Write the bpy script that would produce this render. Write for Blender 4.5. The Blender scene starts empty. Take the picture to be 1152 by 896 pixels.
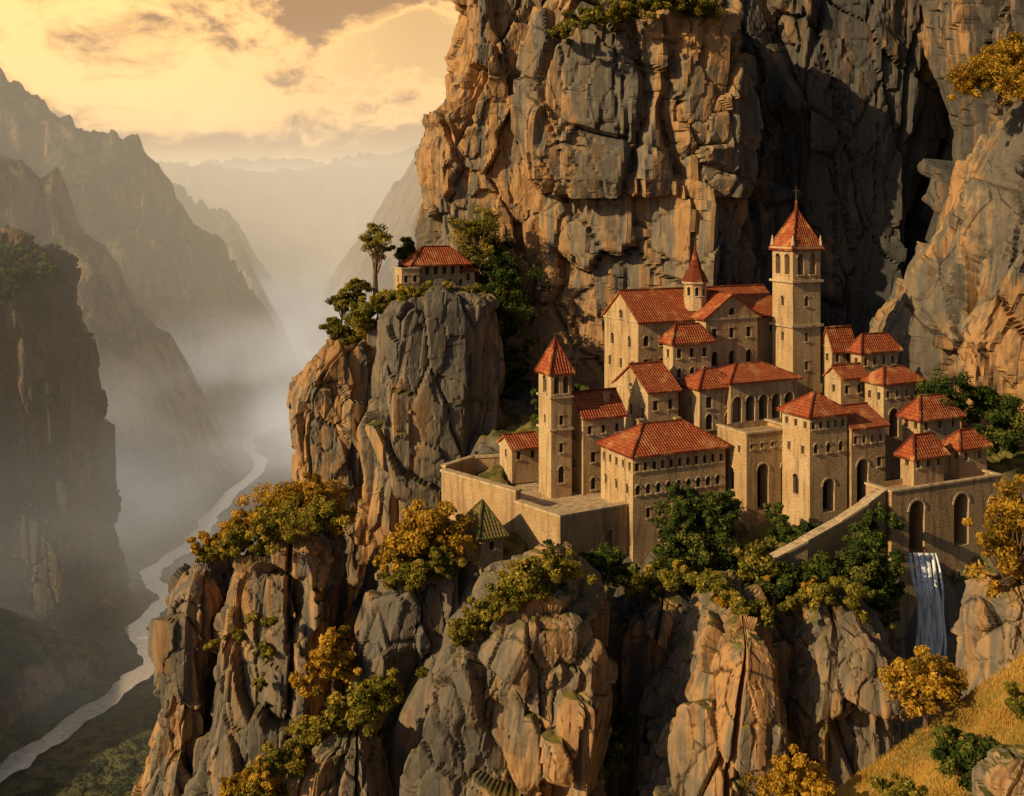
import bpy, math, random
import numpy as np
from mathutils import Vector
from mathutils.geometry import tessellate_polygon
random.seed(7); rng=np.random.default_rng(11)
F=1200.0; VH=230.0
def W(u,v,d): return Vector(((u-576)/F*d, d, (VH-v)/F*d))
sc=bpy.context.scene
# ------------------------------------------------------------ numpy noise
def h3(ix,iy,iz,s):
    n=(ix.astype(np.int64)*374761393+iy.astype(np.int64)*668265263+iz.astype(np.int64)*2147483647+s*1274126177)&0xffffffff
    n=((n^(n>>13))*1274126177)&0xffffffff
    n=((n^(n>>16))*2246822519)&0xffffffff
    n=n^(n>>13)
    return (n&0xffffff)/float(0xffffff)
def vnoise(p,s=0):
    i=np.floor(p).astype(np.int64); f=p-i; f=f*f*(3-2*f); r=0
    for a in(0,1):
        wx=f[:,0] if a else 1-f[:,0]
        for b in(0,1):
            wy=f[:,1] if b else 1-f[:,1]
            for c in(0,1):
                wz=f[:,2] if c else 1-f[:,2]
                r=r+wx*wy*wz*h3(i[:,0]+a,i[:,1]+b,i[:,2]+c,s)
    return r*2-1
def fbm(p,o=4,s=0):
    r=0;a=1;t=0
    for k in range(o):
        r=r+a*vnoise(p*(2.03**k)+k*7.3,s+k); t+=a; a*=.5
    return r/t
def ridged(p,o=4,s=0):
    r=0;a=1;t=0
    for k in range(o):
        r=r+a*(1-2*np.abs(vnoise(p*(2.1**k)+k*5.1,s+k))); t+=a; a*=.5
    return r/t
def block(p,s=0,groove=.45,tilt=.9,gw=.07,cheb=.75):
    i=np.floor(p).astype(np.int64); n=len(p)
    F1=np.full(n,9.);F2=np.full(n,9.);idr=np.zeros(n);tv=np.zeros(n)
    for a in(-1,0,1):
        for b in(-1,0,1):
            for c in(-1,0,1):
                x=i[:,0]+a;y=i[:,1]+b;z=i[:,2]+c
                r1=h3(x,y,z,s);r2=h3(x,y,z,s+1);r3=h3(x,y,z,s+2)
                dx=p[:,0]-(x+r1);dy=p[:,1]-(y+r2);dz=p[:,2]-(z+r3)
                d=np.sqrt(dx*dx+dy*dy+dz*dz)*(1-cheb)+cheb*np.maximum(np.maximum(np.abs(dx),np.abs(dy)),np.abs(dz))
                m=d<F1
                F2=np.where(m,F1,np.minimum(F2,d)); F1=np.where(m,d,F1)
                q=(r1*7.13+r2*3.7+r3*5.9)%1.0
                idr=np.where(m,q,idr)
                t=dx*(r2-.5)+dy*(r3-.5)+dz*(r1-.5)
                tv=np.where(m,t,tv)
    g=np.exp(-((F2-F1)/gw)**2)
    return (idr-.5)+tilt*tv*2-groove*g
# ------------------------------------------------------------ mesh helpers
def np_mesh(name,V,Q,mat,smooth=False,parent=None,attr=None,uv=None,center=True):
    V=np.asarray(V,dtype=np.float64);Q=np.asarray(Q,dtype=np.int32)
    c=V.mean(0) if (center and parent is None) else np.zeros(3)
    me=bpy.data.meshes.new(name); k=Q.shape[1]
    me.vertices.add(len(V)); me.vertices.foreach_set('co',(V-c).astype(np.float32).ravel())
    me.loops.add(Q.size); me.loops.foreach_set('vertex_index',Q.ravel())
    me.polygons.add(len(Q)); me.polygons.foreach_set('loop_start',np.arange(0,Q.size,k,dtype=np.int32))
    me.update(calc_edges=True)
    me.polygons.foreach_set('use_smooth',np.full(len(Q),smooth))
    if attr is not None:
        at=me.attributes.new('tint','FLOAT','POINT'); at.data.foreach_set('value',attr.astype(np.float32))
    me.materials.append(mat)
    ob=bpy.data.objects.new(name,me); sc.collection.objects.link(ob); ob.location=c
    if parent: ob.parent=parent
    return ob
def grid_faces(nr,nc,wrap=False):
    r=np.arange(nr-1)[:,None]; c=np.arange(nc if wrap else nc-1)[None,:]
    c2=(c+1)%nc
    return np.stack([r*nc+c,r*nc+c2,(r+1)*nc+c2,(r+1)*nc+c],-1).reshape(-1,4)
# ------------------------------------------------------------ materials
def newmat(name):
    m=bpy.data.materials.new(name); m.use_nodes=True
    nt=m.node_tree; nt.nodes.clear(); return m,nt
class N:
    def __init__(s,nt): s.nt=nt
    def n(s,t,**k):
        nd=s.nt.nodes.new(t)
        for a,b in k.items(): setattr(nd,a,b)
        return nd
    def l(s,a,b): s.nt.links.new(a,b)
    def val(s,x,sock):
        if hasattr(x,'is_output'): s.l(x,sock)
        else: sock.default_value=x
    def math(s,op,a,b=0.,c=False):
        nd=s.n('ShaderNodeMath',operation=op); s.val(a,nd.inputs[0]); s.val(b,nd.inputs[1]); nd.use_clamp=c; return nd.outputs[0]
    def mix(s,f,a,b,mode='MIX'):
        nd=s.n('ShaderNodeMix',data_type='RGBA',blend_type=mode); s.val(f,nd.inputs[0]); s.val(a if hasattr(a,'is_output') else (*a,1),nd.inputs[6]); s.val(b if hasattr(b,'is_output') else (*b,1),nd.inputs[7]); return nd.outputs[2]
    def rng(s,x,a,b,c=0.,d=1.):
        nd=s.n('ShaderNodeMapRange',interpolation_type='SMOOTHSTEP'); s.val(x,nd.inputs[0])
        for i,q in enumerate((a,b,c,d)): nd.inputs[i+1].default_value=q
        return nd.outputs[0]
    def vmul(s,v,k):
        nd=s.n('ShaderNodeVectorMath',operation='MULTIPLY'); s.l(v,nd.inputs[0]); nd.inputs[1].default_value=k; return nd.outputs[0]
    def vadd(s,v,w):
        nd=s.n('ShaderNodeVectorMath',operation='ADD'); s.l(v,nd.inputs[0]); s.l(w,nd.inputs[1]); return nd.outputs[0]
    def noise(s,v,sc,det=4,rough=.55,out=0):
        nd=s.n('ShaderNodeTexNoise'); s.l(v,nd.inputs['Vector']); nd.inputs['Scale'].default_value=sc; nd.inputs['Detail'].default_value=det; nd.inputs['Roughness'].default_value=rough; return nd.outputs[out]
    def bump(s,h,st,dist,nrm=None):
        nd=s.n('ShaderNodeBump'); nd.inputs['Strength'].default_value=st; nd.inputs['Distance'].default_value=dist; s.l(h,nd.inputs['Height'])
        if nrm: s.l(nrm,nd.inputs['Normal'])
        return nd.outputs[0]
    def finish(s,col,rough=.9,nrm=None,spec=.2):
        b=s.n('ShaderNodeBsdfPrincipled'); s.val(col if hasattr(col,'is_output') else (*col,1),b.inputs['Base Color']); s.val(rough,b.inputs['Roughness']); b.inputs['Specular IOR Level'].default_value=spec
        if nrm: s.l(nrm,b.inputs['Normal'])
        o=s.n('ShaderNodeOutputMaterial'); s.l(b.outputs[0],o.inputs[0]); return b
def rock_mat(name,sc_=1.0,gray=(.11,.095,.076),tan=(.39,.21,.085),lite=(.31,.22,.13),tanlo=.52,moss=.62):
    m,nt=newmat(name); g=N(nt); geo=g.n('ShaderNodeNewGeometry'); P=geo.outputs['Position']
    warp=g.noise(P,.12*sc_,1,out=1); wv=g.vadd(P,g.vmul(warp,(1.8/sc_,1.8/sc_,1.6/sc_)))
    n1=g.noise(g.vmul(wv,(1,1,.45)),.075*sc_,3,.6)
    n2=g.noise(g.vmul(P,(1,1,.07)),.8*sc_,3,.6)
    n3=g.noise(P,.7*sc_,4,.6)
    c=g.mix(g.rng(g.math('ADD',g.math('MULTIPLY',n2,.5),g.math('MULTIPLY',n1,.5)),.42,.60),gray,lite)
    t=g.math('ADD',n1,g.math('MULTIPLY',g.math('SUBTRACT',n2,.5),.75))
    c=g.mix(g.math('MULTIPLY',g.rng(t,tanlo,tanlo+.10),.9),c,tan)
    c=g.mix(g.math('MULTIPLY',g.rng(n3,.45,.7),.3),c,(.06,.05,.042))
    c=g.mix(g.math('MULTIPLY',g.rng(n2,.53,.66),.55),c,(.045,.038,.034))
    v=g.n('ShaderNodeTexVoronoi',feature='DISTANCE_TO_EDGE'); g.l(g.vmul(wv,(1,1,.36)),v.inputs['Vector']); v.inputs['Scale'].default_value=.21*sc_
    ck=g.math('MULTIPLY',g.math('SUBTRACT',1.,g.rng(v.outputs['Distance'],.003,.018)),g.rng(n3,.43,.52))
    c=g.mix(g.math('MULTIPLY',ck,.8),c,(.025,.022,.02))
    sx=g.n('ShaderNodeSeparateXYZ'); g.l(geo.outputs['Normal'],sx.inputs[0])
    mo=g.math('MULTIPLY',g.rng(sx.outputs[2],moss,moss+.2),g.rng(n1,.40,.52))
    c=g.mix(mo,c,g.mix(g.rng(n3,.4,.6),(.06,.065,.02),(.18,.14,.035)))
    h=g.math('ADD',g.math('MULTIPLY',n3,.4),g.math('MULTIPLY',n2,.4))
    g.finish(c,.92,g.bump(h,.9,.5/sc_)); return m
MROCK=rock_mat('cliff_rock'); MROCKT=rock_mat('cliff_rock_tan',.8,gray=(.125,.107,.085),lite=(.34,.24,.135),tanlo=.48,moss=.8)
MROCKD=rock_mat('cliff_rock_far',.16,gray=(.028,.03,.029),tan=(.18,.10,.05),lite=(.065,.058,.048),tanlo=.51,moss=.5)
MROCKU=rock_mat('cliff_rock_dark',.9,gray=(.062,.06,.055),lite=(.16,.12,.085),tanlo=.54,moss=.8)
def wall_mat(name,a,b):
    m,nt=newmat(name); g=N(nt); geo=g.n('ShaderNodeNewGeometry'); P=geo.outputs['Position']
    n1=g.noise(P,.35,4); n2=g.noise(g.vmul(P,(1,1,.13)),1.3,4,.65); n3=g.noise(P,4,4,.7)
    c=g.mix(g.rng(n1,.35,.65),a,b); c=g.mix(g.math('MULTIPLY',g.rng(n2,.46,.68),.68),c,(.16,.095,.05))
    c=g.mix(g.math('MULTIPLY',g.rng(n3,.52,.7),.4),c,(.19,.12,.065))
    br=g.n('ShaderNodeTexVoronoi',feature='DISTANCE_TO_EDGE'); g.l(g.vmul(P,(1.3,1.3,2.6)),br.inputs['Vector']); br.inputs['Scale'].default_value=1.3
    e=g.rng(br.outputs['Distance'],0,.09)
    c=g.mix(g.math('MULTIPLY',g.math('SUBTRACT',1.,e),.3),c,(.14,.09,.05))
    h=g.math('ADD',g.math('MULTIPLY',e,.4),n3)
    g.finish(c,.92,g.bump(h,.6,.08)); return m
MWALL=wall_mat('ochre_masonry',(.45,.29,.14),(.52,.365,.195)); MWALL2=wall_mat('rough_stone_wall',(.40,.255,.12),(.47,.315,.16))
MTRIM=wall_mat('pale_stone_trim',(.49,.355,.20),(.54,.41,.25))
def roof_mat(name,c1,c2,c3):
    m,nt=newmat(name); g=N(nt); uv=g.n('ShaderNodeUVMap').outputs[0]
    geo=g.n('ShaderNodeNewGeometry'); P=geo.outputs['Position']
    br=g.n('ShaderNodeTexBrick'); g.l(uv,br.inputs['Vector']); br.inputs['Scale'].default_value=1.; br.inputs['Brick Width'].default_value=.34; br.inputs['Row Height'].default_value=.42; br.inputs['Mortar Size'].default_value=.03; br.offset=0
    br.inputs['Color1'].default_value=(*c1,1);br.inputs['Color2'].default_value=(*c2,1);br.inputs['Mortar'].default_value=(c1[0]*.4,c1[1]*.4,c1[2]*.4,1)
    n=g.noise(P,.6,4,.65); c=g.mix(g.rng(n,.5,.72),br.outputs[0],c3); n4=g.noise(P,1.7,3,.6); c=g.mix(g.math('MULTIPLY',g.rng(n4,.52,.68),.5),c,(.13,.05,.03))
    w=g.n('ShaderNodeTexWave',wave_type='BANDS',bands_direction='X'); g.l(uv,w.inputs['Vector']); w.inputs['Scale'].default_value=.92
    h=g.math('ADD',w.outputs[1],g.math('MULTIPLY',br.outputs[1],-.5))
    g.finish(c,.85,g.bump(h,.6,.1)); return m
MROOF=roof_mat('terracotta_tiles',(.33,.065,.024),(.45,.125,.04),(.48,.22,.075)); MROOFG=roof_mat('mossy_tiles',(.16,.13,.04),(.22,.16,.05),(.11,.13,.03))
m,nt=newmat('glass_and_arch_shade'); g=N(nt); g.finish((.018,.014,.012),.25,spec=.4); MWINSHADE=m
m,nt=newmat('iron'); g=N(nt); g.finish((.06,.045,.03),.5); MIRON=m
m,nt=newmat('bark'); g=N(nt); geo=g.n('ShaderNodeNewGeometry'); n=g.noise(g.vmul(geo.outputs[0],(1,1,.2)),6,4); g.finish(g.mix(n,(.05,.032,.02),(.16,.10,.06)),.95,g.bump(n,.8,.05)); MBARK=m
def leaf_mat(name,a,b,c):
    m,nt=newmat(name); g=N(nt)
    at=g.n('ShaderNodeAttribute',attribute_name='tint'); t=at.outputs['Fac']
    col=g.mix(g.rng(t,0.,.6),a,b); col=g.mix(g.rng(t,.6,1.),col,c)
    d=g.n('ShaderNodeBsdfDiffuse'); g.l(col,d.inputs[0]); tr=g.n('ShaderNodeBsdfTranslucent'); g.l(col,tr.inputs[0])
    mx=g.n('ShaderNodeMixShader'); mx.inputs[0].default_value=.35; g.l(d.outputs[0],mx.inputs[1]); g.l(tr.outputs[0],mx.inputs[2])
    o=g.n('ShaderNodeOutputMaterial'); g.l(mx.outputs[0],o.inputs[0]); return m
LG=leaf_mat('dark_green_leaves',(.022,.038,.011),(.07,.10,.022),(.21,.20,.04))
LO=leaf_mat('olive_leaves',(.055,.06,.012),(.23,.195,.03),(.46,.33,.055))
LY=leaf_mat('golden_leaves',(.13,.09,.012),(.46,.26,.03),(.66,.40,.055))
# ------------------------------------------------------------ rocks
def rock(name,levels,d,ry,mat=None,nseg=290,nrow=360,cell=(5,5,8),amp=2.2,seed=0,cap=4.,n=2.8,lean=0.):
    cell=tuple(q*1.1 for q in cell)
    R_=np.random.default_rng(seed*13+5)
    lv=sorted(levels,key=lambda a:a[0])
    zs=np.array([(VH-a[0])/F*d for a in lv])[::-1]; xl=np.array([(a[1]-576)/F*d for a in lv])[::-1]; xr=np.array([(a[2]-576)/F*d for a in lv])[::-1]
    rm=np.array([a[3] if len(a)>3 else 1. for a in lv])[::-1]
    zt=zs[-1]; zb=zs[0]; nc=nrow//6; ph=np.linspace(0.01,math.pi/2,nc)
    rr=np.concatenate([np.sin(ph)**.8,np.ones(nrow-nc)]); zz=np.concatenate([zt-cap*(1-np.cos(ph)**.8),np.linspace(zt-cap,zb,nrow-nc+1)[1:]])
    t=np.linspace(0,1,nseg,endpoint=False); th=np.where(t<.76,.75*math.pi+(t/.76)*math.pi*1.5,(t-.76)/.24*math.pi*.5+math.pi*2.25)
    L=np.interp(zz,zs,xl);R=np.interp(zz,zs,xr);M=np.interp(zz,zs,rm)
    se=lambda a:(np.sign(np.cos(a))*np.abs(np.cos(a))**(2/n),np.sign(np.sin(a))*np.abs(np.sin(a))**(2/n))
    avg=((xr-xl).mean()/2+ry)/2; K=int(np.clip(2*math.pi*avg/(cell[0]*1.0),9,34))
    phk=np.sort(.75*math.pi+ (np.arange(K)+.75*R_.random(K))/K*2*math.pi)
    strong=R_.random(K)<.65
    edges=[zt+5]; 
    while edges[-1]>zb: edges.append(edges[-1]-cell[2]*(.6+1.4*R_.random()))
    def bandshape(j):
        r=np.random.default_rng(seed*101+j); a=phk+(r.random(K)-.5)*.3/K*2*math.pi
        rad=1+(r.random(K)-.5)*.22
        cx,sy=se(a); cx*=rad; sy*=rad
        tt=(th-a[0])%(2*math.pi); ak=(a-a[0])%(2*math.pi); ak[0]=0
        return np.interp(tt,np.append(ak,2*math.pi),np.append(cx,cx[0])),np.interp(tt,np.append(ak,2*math.pi),np.append(sy,sy[0]))
    S=[bandshape(j) for j in range(len(edges)+2)]
    cx0,sy0=se(th); CX=np.zeros((nrow,nseg));SY=np.zeros((nrow,nseg))
    def wobj(j):
        r=np.random.default_rng(seed*77+j); k=np.searchsorted(phk,np.where(th<phk[0],th+2*math.pi,th))%K
        return (r.random(K)-.5)[k]*cell[2]*.8
    for j in range(len(edges)):
        sm=cell[2]*.025
        hi=edges[j]+wobj(j); lo=(edges[j+1] if j+1<len(edges) else -1e4)+wobj(j+1)
        wgt=1/(1+np.exp(-np.clip((hi[None,:]-zz[:,None])/sm,-40,40)))-1/(1+np.exp(-np.clip((lo[None,:]-zz[:,None])/sm,-40,40)))
        if j==0: wgt=1-1/(1+np.exp(-np.clip((lo[None,:]-zz[:,None])/sm,-40,40)))
        CX+=wgt*S[j][0][None,:];SY+=wgt*S[j][1][None,:]
    X=((L+R)/2)[:,None]+((R-L)/2*rr)[:,None]*CX
    Y=d+(ry*M*rr)[:,None]*SY+(lean*(zz-zt))[:,None]
    Z=np.repeat(zz[:,None],nseg,1)
    G=np.stack([X,Y,Z],-1)
    GX=np.stack([((L+R)/2)[:,None]+((R-L)/2*rr)[:,None]*cx0[None,:],d+(ry*M*rr)[:,None]*sy0[None,:],Z],-1)
    du=np.roll(GX,-1,1)-np.roll(GX,1,1); dv=np.gradient(GX,axis=0)
    nn=np.cross(dv,du); nn/=(np.linalg.norm(nn,axis=-1,keepdims=True)+1e-9)
    cc=np.stack([(L+R)/2,np.full(nrow,d),zz-2],-1)[:,None,:]
    s=np.sign((nn*(GX-cc)).sum(-1,keepdims=True)); nn*=s
    fl=np.zeros((nrow,nseg)); 
    for k in range(K):
        if strong[k]:
            ang=phk[k]+.05*np.sin(zz/7.+k*3)*(cell[0]/5)
            dlt=(th[None,:]-ang[:,None]+math.pi)%(2*math.pi)-math.pi
            fl-=np.clip(1-np.abs(dlt*avg/(.10*cell[0])),0,1)*np.clip(.7+.7*np.sin(zz/(cell[2]*1.1)+k*1.7),0,1.2)[:,None]
    P=G.reshape(-1,3); nn=nn.reshape(-1,3); c=np.array(cell)*1.1
    wp=P/c+0.07*np.stack([fbm(P/c/1.3,2,seed+50),fbm(P/c/1.3,2,seed+60),fbm(P/c/1.3,2,seed+70)],-1)
    wp=wp.copy(); wp[:,0]+=wp[:,2]*.22; wp[:,2]+=wp[:,0]*.18
    w2=wp*2.2+3; w2[:,0]-=w2[:,2]*.5
    D=amp*(block(wp,seed,.55,1.8,.03,.9)*.7+.22*block(w2,seed+9,.5,1.9,.04,.9)+.06*block(w2*2.3,seed+19,.4,1.6,.07,.9)+.04*ridged(P/(c*np.array([1.2,1.2,6])),2,seed+20)+1.15*fl.ravel())
    D=np.clip(D,-amp*1.9,amp*1.2)
    P2=P+nn*(D-amp*.15)[:,None]
    return np_mesh(name,P2,grid_faces(nrow,nseg,True),mat or MROCK,smooth=False)
# back walls
rock('rock_cliff',[(-170,520,640),(60,514,640),(112,505,640),(135,480,640),(190,468,640),(262,474,640),(320,500,640),(600,520,640)],168,13,MROCKT,cell=(6,6,10),amp=2.0,seed=1,cap=3)
rock('rock_cliff',[(-12,610,800),(30,588,818),(90,568,832),(150,562,838),(205,564,838),(224,574,832,.95)],167,18,MROCKT,cell=(8,8,16),amp=2.1,seed=2,cap=4,n=3.)
rock('rock_cliff',[(190,575,835),(230,568,845),(330,562,842),(450,570,850),(620,560,860)],170,17,MROCKT,cell=(8,8,14),amp=2.2,seed=3,cap=3,n=3)
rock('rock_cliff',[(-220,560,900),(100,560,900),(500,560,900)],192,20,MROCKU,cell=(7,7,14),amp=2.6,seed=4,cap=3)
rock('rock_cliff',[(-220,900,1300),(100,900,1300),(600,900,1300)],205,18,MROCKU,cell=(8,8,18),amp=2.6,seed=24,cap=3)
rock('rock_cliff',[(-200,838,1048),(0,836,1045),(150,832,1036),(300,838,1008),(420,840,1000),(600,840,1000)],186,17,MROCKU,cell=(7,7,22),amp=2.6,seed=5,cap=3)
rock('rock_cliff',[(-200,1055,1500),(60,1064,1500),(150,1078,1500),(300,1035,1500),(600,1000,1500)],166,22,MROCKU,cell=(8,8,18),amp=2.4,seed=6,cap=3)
rock('rock_cliff',[(105,1150,1500),(150,1112,1500),(200,1085,1500),(270,1050,1500),(370,992,1500),(480,985,1500),(640,985,1500)],150,20,MROCKT,cell=(8,8,18),amp=2.0,seed=7,cap=4)
# promontory
rock('rock_pinnacle',[(326,448,556),(350,424,563),(420,410,568),(520,412,566),(620,405,570),(760,395,580),(1050,380,600)],142,11,MROCK,cell=(5.5,5.5,13),amp=1.4,seed=8,cap=2)
rock('rock_pinnacle',[(372,392,424),(400,358,428),(440,324,428),(470,320,428),(560,330,428),(700,330,424),(1050,330,424)],146,9,MROCKT,cell=(4.5,4.5,10),amp=1.3,seed=9,cap=2)
rock('rock_pinnacle',[(582,312,360),(620,268,384),(700,244,390),(800,234,386),(896,208,372),(1250,150,370)],120,9,MROCK,cell=(4.6,4.6,11),amp=1.4,seed=10,cap=5)
rock('rock_pinnacle',[(628,222,245),(665,194,256),(740,190,256),(800,192,250),(850,172,250),(896,150,240),(1250,80,240)],126,8,MROCKT,cell=(4,4,9),amp=1.3,seed=11,cap=4)
rock('rock_pinnacle',[(610,470,520),(650,425,524),(700,402,524),(780,398,500),(900,405,490),(1250,400,490)],108,6.5,MROCKT,cell=(4.,4.,9),amp=1.2,seed=12,cap=3)
rock('rock_pinnacle',[(800,375,425),(840,346,436),(896,334,440),(1300,300,450)],98,5,MROCK,cell=(3.6,3.6,8),amp=1.0,seed=13,cap=2.5)
rock('rock_pinnacle',[(636,600,650),(664,550,682),(730,492,690),(800,472,688),(896,464,684),(1300,440,690)],93,9,MROCK,cell=(4.4,4.4,10),amp=1.4,seed=14,cap=4,n=2.4)
rock('rock_pinnacle',[(655,720,770),(700,700,765),(780,690,760),(896,680,760),(1300,660,760)],102,7,MROCKU,cell=(3.4,3.4,12),amp=1.3,seed=15,cap=3)
rock('rock_pinnacle',[(664,800,850),(720,770,868),(800,738,878),(896,712,880),(1300,690,880)],92,8,MROCK,cell=(4.2,4.2,10),amp=1.3,seed=16,cap=4,n=2.4)
rock('rock_pinnacle',[(660,900,950),(700,880,990),(780,874,1005),(896,870,1012),(1300,850,1030)],95,8,MROCK,cell=(4,4,9),amp=1.3,seed=17,cap=4,n=2.4)
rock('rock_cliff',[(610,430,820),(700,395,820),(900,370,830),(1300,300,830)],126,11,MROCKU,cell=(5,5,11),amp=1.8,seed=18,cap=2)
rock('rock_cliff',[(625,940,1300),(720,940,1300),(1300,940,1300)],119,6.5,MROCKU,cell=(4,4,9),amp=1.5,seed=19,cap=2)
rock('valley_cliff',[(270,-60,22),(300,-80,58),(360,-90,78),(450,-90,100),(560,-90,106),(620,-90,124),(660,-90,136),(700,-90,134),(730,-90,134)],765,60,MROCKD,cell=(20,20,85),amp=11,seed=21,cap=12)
rock('boulder',[(655,1100,1190),(700,1088,1190),(770,1085,1200),(860,1080,1200)],72,3.5,MROCKT,nseg=150,nrow=150,cell=(3,3,4),amp=.6,seed=22,cap=1.5)
rock('boulder',[(850,1122,1190),(880,1105,1200),(960,1100,1210)],47,1.6,MROCK,nseg=120,nrow=110,cell=(1.5,1.5,1.5),amp=.3,seed=23,cap=.8)
# ------------------------------------------------------------ monastery hill
def ground_z(x,y):
    y=y-7*np.clip((x-35.5)/2.5,0,1)
    z=np.interp(y,[90,96,99,101,106,112,120,140,175],[-100,-75,-46,-38,-36,-34.5,-32,-28,-26])
    z=z-np.interp(x,[-16,-10,-4],[22,9,0]); z=z-5*np.exp(-((x-13)**2+(y-105)**2)/30.)
    return z
gx,gy=np.meshgrid(np.linspace(-16,75,330),np.linspace(92,175,300)); p=np.stack([gx.ravel(),gy.ravel(),np.zeros(gx.size)],-1)
z=ground_z(p[:,0],p[:,1])+1.1*block(p/4,77)+.5*fbm(p/2,3,5); p[:,2]=z
MHILL=rock_mat('mossy_hill_rock',1.,moss=.35); np_mesh('monastery_hill',p,grid_faces(300,330),MHILL,True)
# ------------------------------------------------------------ valley terrain
river=[(-60,900),(0,872),(30,848),(100,802),(152,762),(182,737),(148,712),(170,690),(196,670),(166,652),(174,638),(202,622),(228,598),(232,588)]
RV=[]
for u,v in river:
    d=300*F/(v-VH); RV.append(((u-576)/F*d,d))
RV+=[(-292,1080),(-284,1240),(-318,1290),(-345,1385),(-300,1500),(-270,1620),(-400,2100),(-600,2900),(-500,4200)]
def chaikin(P,k):
    for _ in range(k):
        Q=[P[0]]
        for a,b in zip(P[:-1],P[1:]): Q+= [(a[0]*.75+b[0]*.25,a[1]*.75+b[1]*.25),(a[0]*.25+b[0]*.75,a[1]*.25+b[1]*.75)]
        P=Q+[P[-1]]
    return P
RVs=chaikin(RV,2)
def seg(px,py,a,b):
    ax,ay=a[:2];bx,by=b[:2]; dx,dy=bx-ax,by-ay; t=np.clip(((px-ax)*dx+(py-ay)*dy)/(dx*dx+dy*dy),0,1)
    return np.hypot(px-ax-t*dx,py-ay-t*dy),t
def crest(pts): return [tuple(W(*q)) for q in pts]
RIDGES=[(crest([(-500,20,1000),(-160,110,1080),(0,172,1140),(62,218,1150),(105,290,1160),(132,332,1160),(182,402,1150),(235,490,1130)]),1.5),
 (crest([(-500,-60,1400),(-150,20,1500),(0,72,1560),(60,105,1570),(100,138,1580),(150,180,1600),(172,222,1610),(205,262,1640),(224,322,1660),(280,375,1680),(335,408,1700)]),1.35),
 (crest([(-300,60,2700),(60,160,2700),(165,190,2650),(232,250,2550),(300,300,2450),(350,330,2380)]),1.0),
 (crest([(900,40,2000),(560,105,2100),(470,140,2200),(420,165,2250),(385,192,2300),(320,216,2400),(240,255,2650)]),1.0),
 (crest([(900,120,1500),(600,200,1600),(480,300,1700),(420,372,1750)]),1.0),
 (crest([(-400,140,4600),(60,180,4600),(165,184,4600),(235,190,4500),(300,200,4700),(380,190,4800),(700,140,5000)]),.6),
 (crest([(-900,120,8500),(100,190,8500),(380,180,8600),(900,120,8500),(2000,90,8500)]),.5),
 ([(-900,300,60),(-800,800,20),(-420,800,-140),(-340,800,-220)],1.2),
 ([(-430,560,-150),(-340,640,-235),(-310,665,-280)],.75),
 ([(-15,150,-110),(60,150,-60),(400,150,0)],1.3),([(120,250,0),(300,700,150),(500,1500,250),(900,3000,300)],1.3),([(400,60,0),(400,400,50)],.8)]
nr,ncn=820,560
yy=np.exp(np.linspace(math.log(60),math.log(12000),nr)); tt=np.linspace(-.8,.75,ncn)
Yg=np.repeat(yy[:,None],ncn,1); Xg=tt[None,:]*Yg; x=Xg.ravel();y=Yg.ravel()
pp=np.stack([x,y,0*x],-1); sca=np.clip(y/1200,.5,4)
wx=x+18*sca*fbm(pp/(110),3,3); wy=y+18*sca*fbm(pp/(110)+9,3,4)
H=np.full(x.shape,-1e9)
for pts,sl in RIDGES:
    for a,b in zip(pts[:-1],pts[1:]):
        dd,t=seg(wx,wy,a,b); dd=np.sqrt(dd*dd+36*sca)-6*np.sqrt(sca); H=np.maximum(H,a[2]+(b[2]-a[2])*t-sl*dd)
above=np.clip((H+300)/120,0,1.2)
q=np.stack([wx,wy,H*.0],-1)
H=H+above*(32*(ridged(q/115,4,31)-.25)+11*ridged(q/34,3,37))*np.clip(sca,.4,1.6)
H=H+above*8*np.sin(H/17.+2*fbm(q/160,2,8))
fl=-298+11*fbm(q/70,4,12)+np.clip((y-3000)/40,0,60)
H=np.maximum(H,fl)+6*np.exp(-np.abs(H-fl)/15)
trees=(1-np.abs(vnoise(q/7,91)))*3.5*np.clip(sca,.5,1.5)
H=H+trees*np.clip(fbm(q/80,3,55)*3+.6,0,1)
rd=np.full(x.shape,1e9)
for a,b in zip(RVs[:-1],RVs[1:]):
    d_,_=seg(x,y,a,b); rd=np.minimum(rd,d_)
H=np.minimum(H,-303+np.clip(rd-8,0,14)*.3+np.clip(rd-24,0,1e9)*2.0+1.0*vnoise(q/9)); pp[:,2]=H
m,nt=newmat('valley_terrain'); g=N(nt); geo=g.n('ShaderNodeNewGeometry'); P=geo.outputs['Position']; sx=g.n('ShaderNodeSeparateXYZ'); g.l(geo.outputs['Normal'],sx.inputs[0])
n1=g.noise(P,.012,4,.6); n2=g.noise(P,.11,4,.65); n3=g.noise(g.vmul(P,(1,1,.25)),.05,4,.65)
grass=g.mix(g.rng(n1,.4,.6),(.03,.045,.017),(.09,.085,.03)); grass=g.mix(g.rng(n2,.45,.58),grass,(.012,.02,.009))
rk=g.mix(g.rng(n3,.38,.62),(.04,.041,.04),(.24,.15,.08))
c=g.mix(g.rng(g.math('ADD',sx.outputs[2],g.math('MULTIPLY',n2,.35)),.62,.84),rk,grass)
g.finish(c,.95,g.bump(g.math('ADD',n2,n3),1.,9.)); MT=m
np_mesh('valley_terrain',pp,grid_faces(nr,ncn),MT,True,center=False)
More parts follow.
